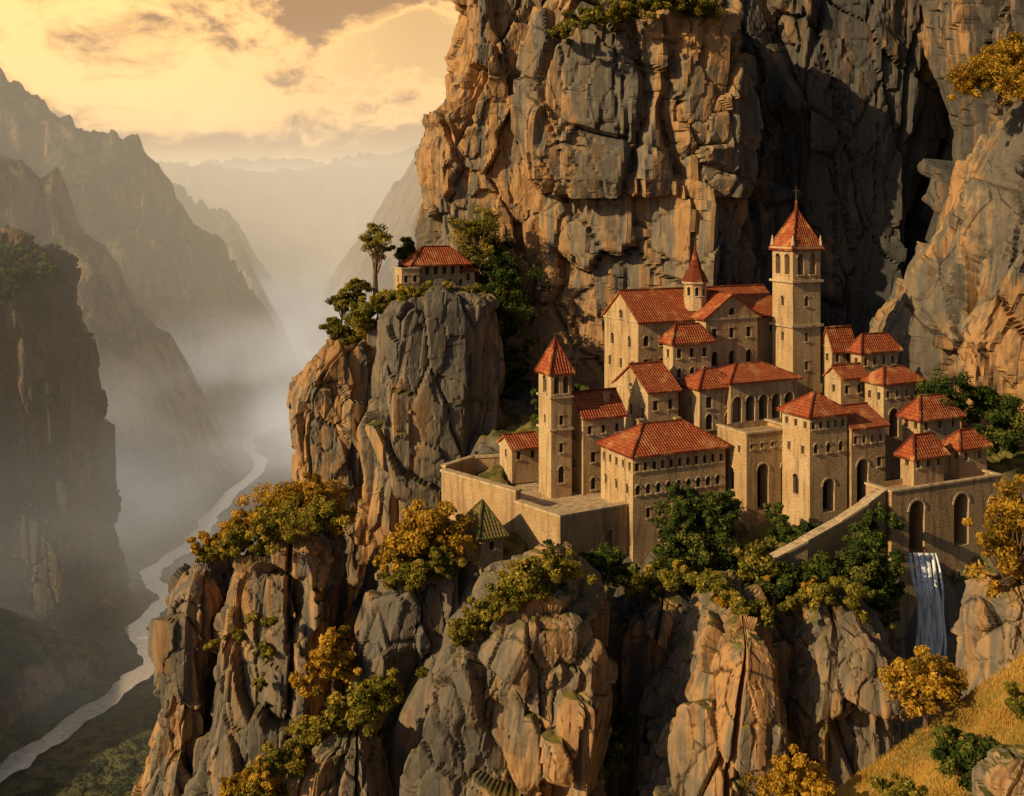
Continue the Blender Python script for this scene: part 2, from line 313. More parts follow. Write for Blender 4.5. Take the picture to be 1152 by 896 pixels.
# river
m,nt=newmat('river_water'); g=N(nt); geo=g.n('ShaderNodeNewGeometry'); n=g.noise(geo.outputs[0],.25,4,.6)
b=g.n('ShaderNodeBsdfDiffuse'); g.l(g.mix(g.rng(n,.4,.65),(.60,.60,.54),(.85,.82,.74)),b.inputs[0]); gl=g.n('ShaderNodeBsdfGlossy'); gl.inputs[0].default_value=(.97,.95,.92,1); gl.inputs['Roughness'].default_value=.15; g.l(g.bump(n,.2,.2),gl.inputs['Normal'])
mx=g.n('ShaderNodeMixShader'); mx.inputs[0].default_value=.65; g.l(b.outputs[0],mx.inputs[1]); g.l(gl.outputs[0],mx.inputs[2]); o=g.n('ShaderNodeOutputMaterial'); g.l(mx.outputs[0],o.inputs[0]); MRIV=m
rp=np.array(chaikin(RVs,1)); tg=np.gradient(rp,axis=0); tg/=np.linalg.norm(tg,axis=1,keepdims=True); nm=np.stack([-tg[:,1],tg[:,0]],-1)
wd=6.2+1.8*np.sin(np.arange(len(rp))*.9)+2.4*rng.random(len(rp)); wd2=6.2+1.8*np.cos(np.arange(len(rp))*.7)+2.4*rng.random(len(rp))
RVv=np.concatenate([np.concatenate([rp-nm*wd[:,None],np.full((len(rp),1),-300.4)],1),np.concatenate([rp+nm*wd2[:,None],np.full((len(rp),1),-300.4)],1)])
k=len(rp); i=np.arange(k-1); np_mesh('river',RVv,np.stack([i,i+1,i+1+k,i+k],-1),MRIV)
# ------------------------------------------------------------ buildings
class Bld:
    def __init__(s,name): 
        s.name=name; s.b={}; s.e=bpy.data.objects.new(name,None); sc.collection.objects.link(s.e); s.o=None
    def add(s,key,mat,vs,fs,uvs=None):
        B=s.b.setdefault(key,[mat,[],[],[]]); o=len(B[1]); B[1]+= [tuple(v) for v in vs]; B[2]+=[tuple(i+o for i in f) for f in fs]
        if uvs is None: uvs=[[(0,0)]*len(f) for f in fs]
        B[3]+=uvs
        if s.o is None: s.o=Vector(vs[0])
    def done(s):
        s.e.location=s.o
        for k,(mat,v,f,uv) in s.b.items():
            me=bpy.data.meshes.new(s.name+'_'+k); me.from_pydata([tuple(Vector(q)-s.o) for q in v],[],f)
            ul=me.uv_layers.new(name='UVMap'); ul.data.foreach_set('uv',[c for face in uv for p in face for c in p])
            me.materials.append(mat); ob=bpy.data.objects.new(k,me); sc.collection.objects.link(ob); ob.parent=s.e
    def prism(s,key,mat,bot,top):
        n=len(bot); vs=list(bot)+list(top); fs=[tuple(range(n))[::-1],tuple(range(n,2*n))]+[(i,(i+1)%n,(i+1)%n+n,i+n) for i in range(n)]
        s.add(key,mat,vs,fs)
    def box(s,key,mat,O,X,Y,x0,x1,y0,y1,z0,z1):
        f=lambda x,y,z:O+X*x+Y*y+Vector((0,0,z))
        s.prism(key,mat,[f(x0,y0,z0),f(x1,y0,z0),f(x1,y1,z0),f(x0,y1,z0)],[f(x0,y0,z1),f(x1,y0,z1),f(x1,y1,z1),f(x0,y1,z1)])
    def tube(s,key,mat,a,b,r,r2=None,n=6):
        r2=r if r2 is None else r2; a=Vector(a);b=Vector(b); t=(b-a).normalized(); x=t.orthogonal().normalized(); y=t.cross(x)
        A=[a+(x*math.cos(i*2*math.pi/n)+y*math.sin(i*2*math.pi/n))*r for i in range(n)];B=[b+(x*math.cos(i*2*math.pi/n)+y*math.sin(i*2*math.pi/n))*r2 for i in range(n)]
        s.prism(key,mat,A,B)
    def wall(s,O,X,outer,ops,mat,depth=.35):
        X=X.normalized(); Z=Vector((0,0,1)); Nn=X.cross(Z); 
        polys=[[Vector((a,b,0)) for a,b in outer]]
        for (cx,zb,w,h,arch,dp) in ops:
            if arch:
                r=w/2; pts=[(cx-r,zb),(cx+r,zb)]+[(cx+r*math.cos(a*math.pi/10),zb+h-r+r*math.sin(a*math.pi/10)) for a in range(11)]
            else: pts=[(cx-w/2,zb),(cx+w/2,zb),(cx+w/2,zb+h),(cx-w/2,zb+h)]
            polys.append([Vector((a,b,0)) for a,b in pts])
            dp=dp or depth; P3=[O+X*a+Z*b for a,b in pts]; Q3=[p-Nn*dp for p in P3]; n=len(pts)
            s.add('walls',mat,P3+Q3,[(i,(i+1)%n,(i+1)%n+n,i+n) for i in range(n)]); s.add('panes_and_arch_shade',MWINSHADE,Q3,[tuple(range(n))])  # dark pane: glass in windows, painted-in shade at the back of open arches
            if arch:
                r=w/2; cz=zb+h-r
                for k in range(8):
                    a0=math.pi*k/8;a1=math.pi*(k+1)/8-.03; ro=r+.10+.06*min(w,2); ri=r+.004
                    q=[(cx+ri*math.cos(a0),cz+ri*math.sin(a0)),(cx+ro*math.cos(a0),cz+ro*math.sin(a0)),(cx+ro*math.cos(a1),cz+ro*math.sin(a1)),(cx+ri*math.cos(a1),cz+ri*math.sin(a1))]
                    s.prism('arch_stones',MTRIM,[O+X*a+Z*b-Nn*.02 for a,b in q],[O+X*a+Z*b+Nn*.07 for a,b in q])
            if w<1.3:
                s.box('sills',MTRIM,O,X,-Nn,cx-w/2-.12,cx+w/2+.12,-.12,.02,zb-.16,zb-.01)
                if not arch: s.box('lintels',MTRIM,O,X,-Nn,cx-w/2-.1,cx+w/2+.1,-.06,.02,zb+h+.01,zb+h+.16)
                Om=O-Nn*(dp-.06); s.box('mullions',MIRON,Om,X,-Nn,cx-.04,cx+.04,-.03,.03,zb,zb+h-.05)
        flat=[v for p in polys for v in p]; tris=tessellate_polygon(polys)
        s.add('walls',mat,[O+X*v.x+Z*v.y for v in flat],[tuple(t) for t in tris])
    def slab(s,pts,mat=MROOF,th=.2):
        n=len(pts); e=(pts[1]-pts[0]).normalized(); nn=e.cross(pts[-1]-pts[0]).normalized(); 
        if nn.z<0: nn=-nn
        sl=nn.cross(e); uv=[((p-pts[0]).dot(e),(p-pts[0]).dot(sl)) for p in pts]
        low=[p-Vector((0,0,th)) for p in pts]
        s.add('roof',mat,list(pts)+low,[tuple(range(n)),tuple(range(n,2*n))]+[(i,(i+1)%n,(i+1)%n+n,i+n) for i in range(n)],[uv,uv]+[[uv[i],uv[(i+1)%n],uv[(i+1)%n],uv[i]] for i in range(n)])
def rows(width,top,spec):
    ops=[]
    for r in spec:
        dz,n,w,h=r[:4]; arch=r[4] if len(r)>4 else False; x0=r[5] if len(r)>5 else 0.; x1=r[6] if len(r)>6 else 1.; dp=r[7] if len(r)>7 else None
        for i in range(n):
            cx=width*(x0+(x1-x0)*(i+.5)/n); w_=min(w,width*(x1-x0)/n*.7,width*.8)
            cx=min(max(cx,w_/2+.15),width-w_/2-.15); ops.append((cx,top-dz-h,w_,h,arch,dp))
    return ops
YAW=math.radians(25)
def house(name,u0,ve,vb,d,uR,uL=None,L=None,roof='hip',rh=1.6,front=(),left=(),yaw=YAW,mat=None,rmat=None,bld=None,o=.45,fin=True,cornice=True):
    mat=mat or MWALL; rmat=rmat or MROOF; c,s_=math.cos(yaw),math.sin(yaw); X=Vector((c,s_,0));Y=Vector((-s_,c,0))
    x0=(u0-576)/F*d; t=(uR-576)/F; w=(t*d-x0)/(c-t*s_)
    if L is None: t=(uL-576)/F; L=(x0-t*d)/(s_+t*c)
    zb=(VH-vb)/F*d; H=(VH-ve)/F*d-zb; O=Vector((x0,d,zb)); B=bld or Bld(name); Z=Vector((0,0,1))
    Pt=lambda x,y,z:O+X*x+Y*y+Z*z
    def poly(wid,g): return [(0,0),(wid,0),(wid,H)]+([(wid/2,H+rh)] if g else [])+[(0,H)]
    gxx=roof=='gx'; gyy=roof=='gy'
    B.wall(O,X,poly(w,gyy),rows(w,H,front),mat); B.wall(Pt(0,L,0),-Y,poly(L,gxx),rows(L,H,left),mat)
    B.wall(Pt(w,0,0),Y,poly(L,gxx),rows(L,H,left),mat); B.wall(Pt(w,L,0),-X,poly(w,gyy),[],mat)
    if cornice and roof!='flat':
        for (a,b,cx_,dx) in ((0,w,O,X),(0,L,Pt(0,L,0),-Y),(0,L,Pt(w,0,0),Y)):
            nY=-(dx.cross(Z)); B.box('cornice',MTRIM,cx_,dx,nY,-.12,b+.12,-.12,.01,H-.42,H-.14)
    e=.06
    if roof=='flat':
        B.box('parapet',mat,O,X,Y,.02,w-.02,.02,L-.02,H-.9,H-.6)
        B.box('coping',MTRIM,O,X,Y,-.12,w+.12,-.12,.42,H-.02,H+.16);B.box('coping',MTRIM,O,X,Y,-.12,.42,.43,L+.1,H-.02,H+.157);B.box('coping',MTRIM,O,X,Y,w-.42,w+.12,.43,L+.1,H-.02,H+.157)
    elif gxx or gyy:
        if gxx: A,Bd,f=w,L,Pt
        else: A,Bd=L,w; f=lambda x,y,z:Pt(y,x,z)
        k=rh/(Bd/2); ap=f(-o*.6,Bd/2,H+rh+e),f(A+o*.6,Bd/2,H+rh+e)
        B.slab([f(-o*.6,-o,H-o*k+e),f(A+o*.6,-o,H-o*k+e),ap[1],ap[0]],rmat); B.slab([f(A+o*.6,Bd+o,H-o*k+e),f(-o*.6,Bd+o,H-o*k+e),ap[0],ap[1]],rmat)
        B.tube('ridge_tiles',rmat,ap[0],ap[1],.16)
    else:
        if roof=='pyr' or abs(w-L)<.4: r0=Pt(w/2,L/2,H+rh);r1=r0
        elif w>L: r0=Pt(L/2,L/2,H+rh);r1=Pt(w-L/2,L/2,H+rh)
        else: r0=Pt(w/2,w/2,H+rh);r1=Pt(w/2,L-w/2,H+rh)
        k=rh/(min(w,L)/2); ze=H-o*k*.6+e; q=[Pt(-o,-o,ze),Pt(w+o,-o,ze),Pt(w+o,L+o,ze),Pt(-o,L+o,ze)]
        if r0==r1: fs=[[q[0],q[1],r0],[q[1],q[2],r0],[q[2],q[3],r0],[q[3],q[0],r0]]; ed=[(q[i],r0) for i in range(4)]
        elif w>L: fs=[[q[0],q[1],r1,r0],[q[1],q[2],r1],[q[2],q[3],r0,r1],[q[3],q[0],r0]]; ed=[(q[0],r0),(q[1],r1),(q[2],r1),(q[3],r0),(r0,r1)]
        else: fs=[[q[0],q[1],r0],[q[1],q[2],r1,r0],[q[2],q[3],r1],[q[3],q[0],r0,r1]]; ed=[(q[0],r0),(q[1],r0),(q[2],r1),(q[3],r1),(r0,r1)]
        for f_ in fs: B.slab(f_,rmat)
        for a,b in ed: B.tube('ridge_tiles',rmat,a,b,.13)
    B.info=(O,X,Y,w,L,H)
    if fin and bld is None: B.done()
    return B
def cross(B,p,h):
    B.tube('finial',MIRON,p,p+Vector((0,0,h)),.09,.05); B.tube('finial',MIRON,p+Vector((-.4,0,h*.72)),p+Vector((.4,0,h*.72)),.06)
def chimney(B,x,y,zt,h=1.3):
    O,X,Y,w,L,H=B.info; B.box('chimney',MWALL2,O,X,Y,x-.3,x+.3,y-.25,y+.25,H,H+zt); B.box('chimney',MTRIM,O,X,Y,x-.38,x+.38,y-.33,y+.33,H+zt,H+zt+.15)
# church
B=house('monastery_church',718,360,470,130,880,680,roof='gx',rh=3.2,front=[(2.0,4,.75,1.3,True,.0,.42),(4.9,4,.7,1.2,False,0,.42),(1.6,1,.6,.9,False,.86,.98)],left=[(-.9,1,.8,1.2,True),(2.2,2,.7,1.4,True),(5.2,3,.6,1.2,False)],fin=False)
cross(B,B.info[0]+B.info[2]*(B.info[4]/2)+Vector((0,0,B.info[5]+3.2)),1.1)
house('x',794,357,470,131,852,L=9,roof='gy',rh=2.7,front=[(-1.0,1,.9,.9,True),(1.5,3,.7,1.2,False),(4.3,3,.9,1.8,True)],left=[(2,1,.6,1)],bld=B)
cz=W(782,318,135); ring=lambda r,z,n=8:[Vector((cz.x+r*math.cos(i*2*math.pi/n+.39),cz.y+r*math.sin(i*2*math.pi/n+.39),z)) for i in range(n)]
for i in range(8):
    a=ring(1.45,cz.z-3.5)[i];b=ring(1.45,cz.z-3.5)[(i+1)%8]; B.wall(a,(b-a),[(0,0),((b-a).length,0),((b-a).length,3.5),(0,3.5)],[((b-a).length/2,1.9,.45,1.1,True,.3)],MWALL)
B.prism('cornice',MTRIM,ring(1.75,cz.z-.1),ring(1.75,cz.z+.15))
pr=[(1.7,.16),(1.45,.8),(1.05,1.5),(.75,1.9),(.8,2.1),(.5,2.9),(.2,4.1),(.06,4.9)]
for (r,h),(r2,h2) in zip(pr[:-1],pr[1:]): B.prism('lantern_roof',MROOF,ring(r,cz.z+h),ring(r2,cz.z+h2))
cross(B,Vector((cz.x,cz.y,cz.z+4.8)),.9); B.done()
# bell tower
B=house('bell_tower',892,277,480,133,923,869,roof='pyr',rh=4.7,o=.35,front=[(1.0,2,1.0,2.6,True,.06,.94,1.4),(6.3,1,.55,1.3,True),(10.9,1,.5,1.1),(14.5,1,.5,1.1)],left=[(1.0,2,.95,2.6,True,.06,.94,1.4),(6.3,1,.55,1.3,True),(10.9,1,.5,1.1)],fin=False)
O,X,Y,w,L,H=B.info
for z in (H-4.6,H-.45,H-10.2): B.box('string_course',MTRIM,O,X,Y,-.3,w+.3,-.3,L+.3,z,z+.3)
for (i,j) in ((0,0),(1,0),(0,1),(1,1)): 
    bx=O+X*(i*w)+Y*(j*L)+Vector((0,0,H)); B.tube('pinnacle',MTRIM,bx,bx+Vector((0,0,1.3)),.3,.04,6)
ap=O+X*(w/2)+Y*(L/2)+Vector((0,0,H+4.5))
B.tube('spire',MROOF,ap-Vector((0,0,1.2)),ap+Vector((0,0,1.2)),.45,.1,8); cross(B,ap+Vector((0,0,1)),2.0); B.done()
house('chapel',757,383,450,127,800,746,roof='hip',rh=1.7,front=[(1.1,3,.65,1.1,False),(3.4,3,.6,1.1,True)],left=[(1.2,1,.5,1)])
house('cloister_building',787,436,505,123,830,765,roof='hip',rh=1.7,front=[(1.2,2,.8,1.3,False),(3.2,2,.9,1.8,True)],left=[(1.4,1,.6,1.1)])
house('arcade_building',822,430,510,124,897,L=6,roof='hip',rh=1.5,front=[(1.8,5,1.35,3.0,True,.0,.97,1.5)],left=[(1.4,2,.6,1.1)])
house('guest_house',729,439,530,121,763,692,roof='gx',rh=2.4,front=[(1.3,2,.65,1.1),(4,2,.65,1.1)],left=[(-.3,1,.7,1.1,True),(2.2,3,.6,1.2),(5.2,2,.7,1.3,True)])
B=house('dormitory_tower',656,467,600,117,702,635,roof='gx',rh=2.1,front=[(1.3,3,.5,.9),(4.2,2,.6,1.1),(7.0,2,.6,1.3,True)],left=[(2.0,1,.7,1.2),(4.9,1,.7,1.3,True)],fin=False); chimney(B,3.6,1.2,1.9); B.done()
B=house('watchtower',620,417,600,115.5,643,606,roof='pyr',rh=3.3,o=.3,front=[(.7,2,.65,1.9,True,.05,.95,1.),(5,1,.45,1.),(8,1,.45,1.),(10.5,1,.7,1.8,True)],left=[(.7,1,.9,1.9,True,.05,.95,1.),(5,1,.4,.9)],fin=False)
O,X,Y,w,L,H=B.info
for z in (H-3.1,H-6.6): B.box('string_course',MTRIM,O,X,Y,-.2,w+.2,-.2,L+.2,z,z+.22)
cross(B,O+X*(w/2)+Y*(L/2)+Vector((0,0,H+3.2)),.8); B.done()
B=house('residential_wing',712,512,690,110,816,676,roof='hip',rh=2.3,front=[(.9,11,.5,.85),(3.2,9,.55,1.,True,.0,.97),(5.7,7,.5,1.,False,.1,.97),(8.2,4,.5,.9,False,.2,.95)],left=[(.9,5,.5,.85),(3.2,3,.5,1.,True),(6.2,2,.5,1.)],fin=False); chimney(B,4,5,2.3); chimney(B,8.5,4.6,2.2); B.done()
house('gate_wall',840,489,630,113,898,807,roof='flat',mat=MWALL2,front=[(1.1,5,.35,.5),(3.3,2,1.5,5.0,True,.08,1.,1.4)],left=[(1.4,2,.45,.8),(4.0,1,.9,2.4,True)])
house('gatehouse',911,467,620,111,953,880,roof='pyr',rh=1.9,front=[(.8,5,.5,.75),(3.1,3,.55,1.,True),(6.9,1,1.6,3.5,True,.1,.9,1.2)],left=[(.8,3,.5,.75),(3.4,2,.5,.9),(6.6,1,.9,2.2,True)])
house('storehouse',958,480,620,113,996,L=6,roof='gx',rh=1.5,front=[(1.1,4,.45,.8),(3.6,1,1.6,5.,True,.05,.6,1.2),(3.6,1,.6,1.,False,.65,1)],left=[(1.3,2,.5,.8)])
house('cell_building',936,388,460,134,961,925,roof='gx',rh=2.,front=[(1.2,2,.6,1.)],left=[(1.2,1,.5,.9)])
house('refectory',969,393,480,132,1010,957,roof='hip',rh=1.7,front=[(1.1,4,.55,1.),(3.6,3,.6,1.2,True)],left=[(1.2,1,.5,.9)])
house('cell_building',946,423,520,126,974,930,roof='gx',rh=1.,front=[(1.2,2,.6,1.)],left=[(1.2,1,.5,.9)])
house('infirmary',994,430,540,124,1036,973,roof='hip',rh=1.4,front=[(1.1,4,.5,.8),(3.2,1,1.4,3.4,True,.05,.5,1.2),(3.4,1,.6,1.,False,.6,1.)],left=[(1.3,2,.5,.9)])
house('stone_cottage',1035,469,530,119,1080,1015,roof='hip',rh=2.,front=[(.7,3,.55,.9)],left=[(.7,2,.5,.8)],mat=MWALL2)
house('stone_cottage',1028,511,560,110,1062,1013,roof='hip',rh=1.7,front=[(.6,3,.55,.9)],left=[(.6,1,.5,.8)])
house('stone_cottage',1080,502,550,113,1110,1062,roof='hip',rh=1.4,front=[(.7,2,.55,.9)],left=[(.7,2,.5,.8)],mat=MWALL2)
house('arched_terrace',1003,554,720,106,1127,974,roof='flat',mat=MWALL2,front=[(1.2,2,2.1,5.4,True,.02,.82,2.2),(2.0,1,1.4,3.6,True,.84,1.,1.5)],left=[(1.5,1,1.,2.6,True)])
house('terrace_pavilion',576,503,545,121,607,562,roof='gx',rh=1.,front=[(.6,2,.5,.9)],left=[(.6,1,.5,.9)])
house('buttress_turret',541,600,720,105,566,520,roof='pyr',rh=2.5,rmat=MROOFG,mat=MWALL2,front=[(1,1,.5,.8),(3.5,1,.4,.8)],left=[(1,1,.5,.8),(3.5,1,.4,.8)])
# promontory villa
B=house('hilltop_villa',466,295,345,146,524,456,roof='hip',rh=2.,o=.7,front=[(.7,6,.6,1.1),(2.5,5,.6,1.1,True)],left=[(.7,3,.6,1.1)],fin=False)
house('x',452,303,345,143,472,444,roof='flat',mat=MWALL2,front=[(.9,2,.5,.9)],left=[(.9,1,.5,.9)],bld=B)
house('x',520,303,345,149,534,L=4,roof='hip',rh=.9,front=[(.6,1,.6,1.)],bld=B); 
B.done()
# curtain walls
def curtain(name,pts,th,zb,ops={},mat=MWALL2):
    B=Bld(name); Z=Vector((0,0,1))
    for k,(a,b) in enumerate(zip(pts[:-1],pts[1:])):
        a=Vector(a);b=Vector(b); X=Vector((b.x-a.x,b.y-a.y,0)); l=X.length; X.normalize(); Nn=X.cross(Z); O=Vector((a.x,a.y,zb)); h0,h1=a.z-zb,b.z-zb
        B.wall(O,X,[(0,0),(l,0),(l,h1),(0,h0)],ops.get(k,[]),mat,.5)
        P=lambda x,z,o:O+X*x+Z*z-Nn*o
        B.add('walls',mat,[P(0,0,th),P(l,0,th),P(l,h1,th),P(0,h0,th)],[(0,1,2,3)]); 
        B.prism('coping',MTRIM,[P(-.1,h0-.02,-.13),P(l+.1,h1-.02,-.13),P(l+.1,h1-.02,th+.1),P(-.1,h0-.02,th+.1)],[P(-.1,h0+.22,-.13),P(l+.1,h1+.22,-.13),P(l+.1,h1+.22,th+.1),P(-.1,h0+.22,th+.1)])
        B.add('walls',mat,[P(0,0,0),P(0,0,th),P(0,h0,th),P(0,h0,0),P(l,0,0),P(l,0,th),P(l,h1,th),P(l,h1,0)],[(0,1,2,3),(4,5,6,7)])
    B.done()
curtain('terrace_wall',[(-7.9,119.5,-29.9),(.4,110.7,-29.9)],.7,-43,{0:[(6,9.5,.6,1.1,False,None)]})
curtain('terrace_wall',[(.37,110.6,-30.9),(4.8,106,-31.1),(12.0,110.8,-31.3)],.7,-43,{1:[(6.3,7.6,1.,2.,True,1.)]})
curtain('terrace_wall',[(-7.5,119.8,-29.5),(-4.5,124,-29.5),(6,126,-29.5)],.5,-34)
B=Bld('terrace_floor'); q=[(-7.4,119.6),(.5,111.3),(4.8,106.8),(12,111.5),(12,124),(-4.3,124)]; B.prism('paving',MTRIM,[Vector((a,b,-33)) for a,b in q],[Vector((a,b,-31.9)) for a,b in q]); B.done()
curtain('ramp_wall',[(24.6,99.6,-33.2),(28,101,-32.0),(32,103.5,-30.9),(35,104.9,-29.6),(37.2,106.3,-28.6)],.9,-42)
# ------------------------------------------------------------ foliage
def leaves(C,R,per,size,flat=.8):
    C=np.asarray(C);R=np.asarray(R); n=len(C)*per; idx=np.repeat(np.arange(len(C)),per)
    v=rng.normal(size=(n,3)); v/=np.linalg.norm(v,axis=1,keepdims=True); rad=R[idx]*(.5+.62*rng.random(n))
    c=C[idx]+v*rad[:,None]*np.array([1,1,flat]); nn=v+rng.normal(size=(n,3))*.65; nn/=np.linalg.norm(nn,axis=1,keepdims=True)
    a=np.cross(nn,rng.normal(size=(n,3))); a/=np.linalg.norm(a,axis=1,keepdims=True); b=np.cross(nn,a)
    s=size*(.5+rng.random(n))[:,None]; V=np.stack([c-a*s*.5,c-b*s*.3,c+a*s*.5,c+b*s*.3],1).reshape(-1,3)
    tint=np.clip(.5+.38*rng.normal(size=len(C))[idx]*.6+.18*rng.normal(size=n)+.15*v[:,2],0,1)
    return V,np.arange(n*4).reshape(-1,4),np.repeat(tint,4)
def shrubs(name,blobs,mat,size=.32,per=150):
    C=[];R=[]
    for u,v,d,r in blobs:
        c=W(u,v,d); r=r/F*d
        for _ in range(int(10)):
            o=rng.normal(size=3)*np.array([.6,.5,.4])*r; C.append((c.x+o[0],c.y+o[1],c.z+o[2])); R.append(r*(.24+.28*rng.random()))
    V,Q,t=leaves(C,R,per,size); return np_mesh(name,V,Q,mat,attr=t)
def path(pts,n,jit=6):
    out=[]; 
    for i in range(n):
        t=i/(n-1)*(len(pts)-1); k=min(int(t),len(pts)-2); f=t-k; a,b=pts[k],pts[k+1]
        q=[a[j]+(b[j]-a[j])*f for j in range(4)]; out.append((q[0]+rng.normal()*jit,q[1]+rng.normal()*jit*.6,q[2]+rng.normal()*.8,q[3]*(.6+.7*rng.random())))
    return out
def tree(name,u,vb,vt,cw,d,mat,size=.31,cl=34,per=150,chf=.62,flat=.75,lean=0.,cr=(.14,.18)):
    base=W(u,vb,d); top=W(u,vt,d); h=top.z-base.z; cw=cw/F*d; ch=h*chf; cc=Vector((base.x+lean*h,base.y,top.z-ch/2)); C=[];R=[]
    B=Bld(name)
    for i in range(cl):
        v=rng.normal(size=3); v/=np.linalg.norm(v); r=(.3+.75*rng.random()); C.append((cc.x+v[0]*r*cw*.45,cc.y+v[1]*r*cw*.45,cc.z+v[2]*r*ch*.45)); R.append(cw*.5*(cr[0]+cr[1]*rng.random()))
    tr=h*.028+.05; p=base-Vector((0,0,.6)); n=5; pts=[p]
    for i in range(1,n+1):
        f=i/n; pts.append(base.lerp(cc,f)+Vector((rng.normal(),rng.normal(),0))*h*.02)
    for i in range(n): B.tube('trunk',MBARK,pts[i],pts[i+1],tr*(1.25-i/n*.95),tr*(1.25-(i+1)/n*.95),8)
    for i in range(0,cl):
        s=pts[2+int(rng.integers(0,4))]; e=Vector(C[i]); m_=(s+e)/2+Vector((0,0,-.06*h)); B.tube('limbs',MBARK,s,m_,tr*.42,tr*.27,5);B.tube('limbs',MBARK,m_,e,tr*.27,tr*.08,5)
    B.done(); V,Q,t=leaves(C,R,per,size,flat); V=V-np.array(B.o); np_mesh('crown',V,Q,mat,parent=B.e,attr=t,center=False)
# promontory trees
tree('umbrella_pine',424,338,250,54,147,LO,chf=.55,flat=.6,cl=26); tree('broadleaf_tree',456,330,264,34,150,LG); tree('broadleaf_tree',536,330,222,62,152,LO,cl=56,chf=.85); tree('broadleaf_tree',560,350,262,50,154,LG,cl=44,chf=.8)
tree('broadleaf_tree',384,372,325,34,146,LO); tree('broadleaf_tree',402,355,312,30,147,LO); tree('broadleaf_tree',374,395,356,30,146,LO)
shrubs('ledge_shrubs',path([(380,390,141,14),(405,362,140,16),(430,338,139,15),(470,332,134,9),(530,328,136,12)],26),LO)
shrubs('ledge_shrubs',path([(560,300,150,22),(575,350,152,22),(572,400,152,18),(575,440,152,14)],16),LG)
shrubs('ledge_shrubs',path([(235,612,118,10),(262,602,117,16),(300,580,117,20),(345,556,118,24),(372,570,120,18)],26),LY)
shrubs('ledge_shrubs',path([(225,628,119,10),(275,610,113,14),(320,590,112,16),(370,585,112,16)],18),LO)
tree('golden_tree',242,632,598,22,119,LY,cl=20,chf=.7); tree('golden_tree',352,600,528,44,117,LY,cl=44,chf=.8); tree('golden_tree',298,612,560,36,116,LO,cl=34,chf=.8)
tree('golden_tree',482,640,556,58,105,LY,cl=54,chf=.85); tree('golden_tree',376,770,704,46,103,LY,cl=44,chf=.85)
shrubs('ledge_shrubs',path([(440,632,104,16),(470,602,104,22),(495,590,106,18),(505,615,103,12)],14),LY)
shrubs('ledge_shrubs',path([(435,652,101,12),(470,645,101,14),(505,632,100,12)],9),LO)
shrubs('ledge_shrubs',path([(512,712,87,12),(560,680,86,15),(590,650,86,18),(635,634,88,16)],24),LO,size=.28)
shrubs('ledge_shrubs',path([(600,630,99,14),(660,635,99,16),(700,640,100,16)],9),LG)
shrubs('ledge_shrubs',path([(350,770,101,14),(375,735,103,16),(385,750,101,16)],8),LY)
shrubs('ledge_shrubs',path([(290,890,96,18),(330,850,96,20),(370,810,95,20),(420,790,94,22),(440,770,96,15)],26),LO)
shrubs('ledge_shrubs',path([(260,885,97,14),(310,870,93,14)],7),LY)
shrubs('ledge_shrubs',path([(245,720,112,8),(300,690,110,8),(300,760,111,7)],6),LO)
shrubs('ledge_shrubs',path([(600,880,90,14),(680,860,92,18),(700,800,94,12),(660,890,90,16)],12),LG)
shrubs('hill_shrubs',path([(760,560,109.,16),(790,580,108.5,20),(815,570,109,18),(770,610,107,20),(745,640,105,16),(800,620,105,20)],22),LG)
shrubs('hill_shrubs',path([(870,575,108.5,12),(890,600,105,14),(960,590,107,13),(1000,580,104,10)],10),LG)
shrubs('hill_shrubs',path([(840,680,95,16),(900,650,97,20),(950,635,98,20),(990,645,99,20),(1000,690,97,14),(950,665,94,16)],28),LG)
shrubs('hill_shrubs',path([(700,655,99,13),(740,650,98,13),(800,655,93,14),(850,690,88,12),(940,665,90,14),(985,700,90,12)],26),LO)
shrubs('hill_shrubs',path([(820,680,92,10),(870,640,98,10),(960,690,92,10)],8),LY)
tree('broadleaf_tree',852,690,605,58,97,LO,cl=50,chf=.75); tree('broadleaf_tree',810,620,545,44,107,LG,cl=36,chf=.8); tree('broadleaf_tree',765,625,565,36,106,LG,cl=30,chf=.8); tree('broadleaf_tree',975,660,590,58,101,LG,cl=44,chf=.8)
shrubs('cliff_top_shrubs',path([(620,40,148,9),(680,14,147,12),(740,2,147,12),(800,10,150,12)],20),LO)
shrubs('cliff_top_shrubs',path([(1085,95,140,16),(1120,70,138,22),(1150,100,134,24),(1140,50,138,20)],18),LY)
tree('golden_tree',1125,125,45,60,140,LY,cl=44,chf=.8)
shrubs('cliff_base_shrubs',path([(1045,440,124,18),(1100,450,126,22),(1140,470,126,24),(1130,500,122,22)],16),LG)
shrubs('cliff_base_shrubs',path([(640,440,130,16),(600,470,128,14)],5),LG)
shrubs('valley_cliff_shrubs',path([(-10,285,730,10),(20,282,725,12),(45,300,722,9),(20,310,695,14),(0,330,690,18)],20),LG,size=1.8,per=180)
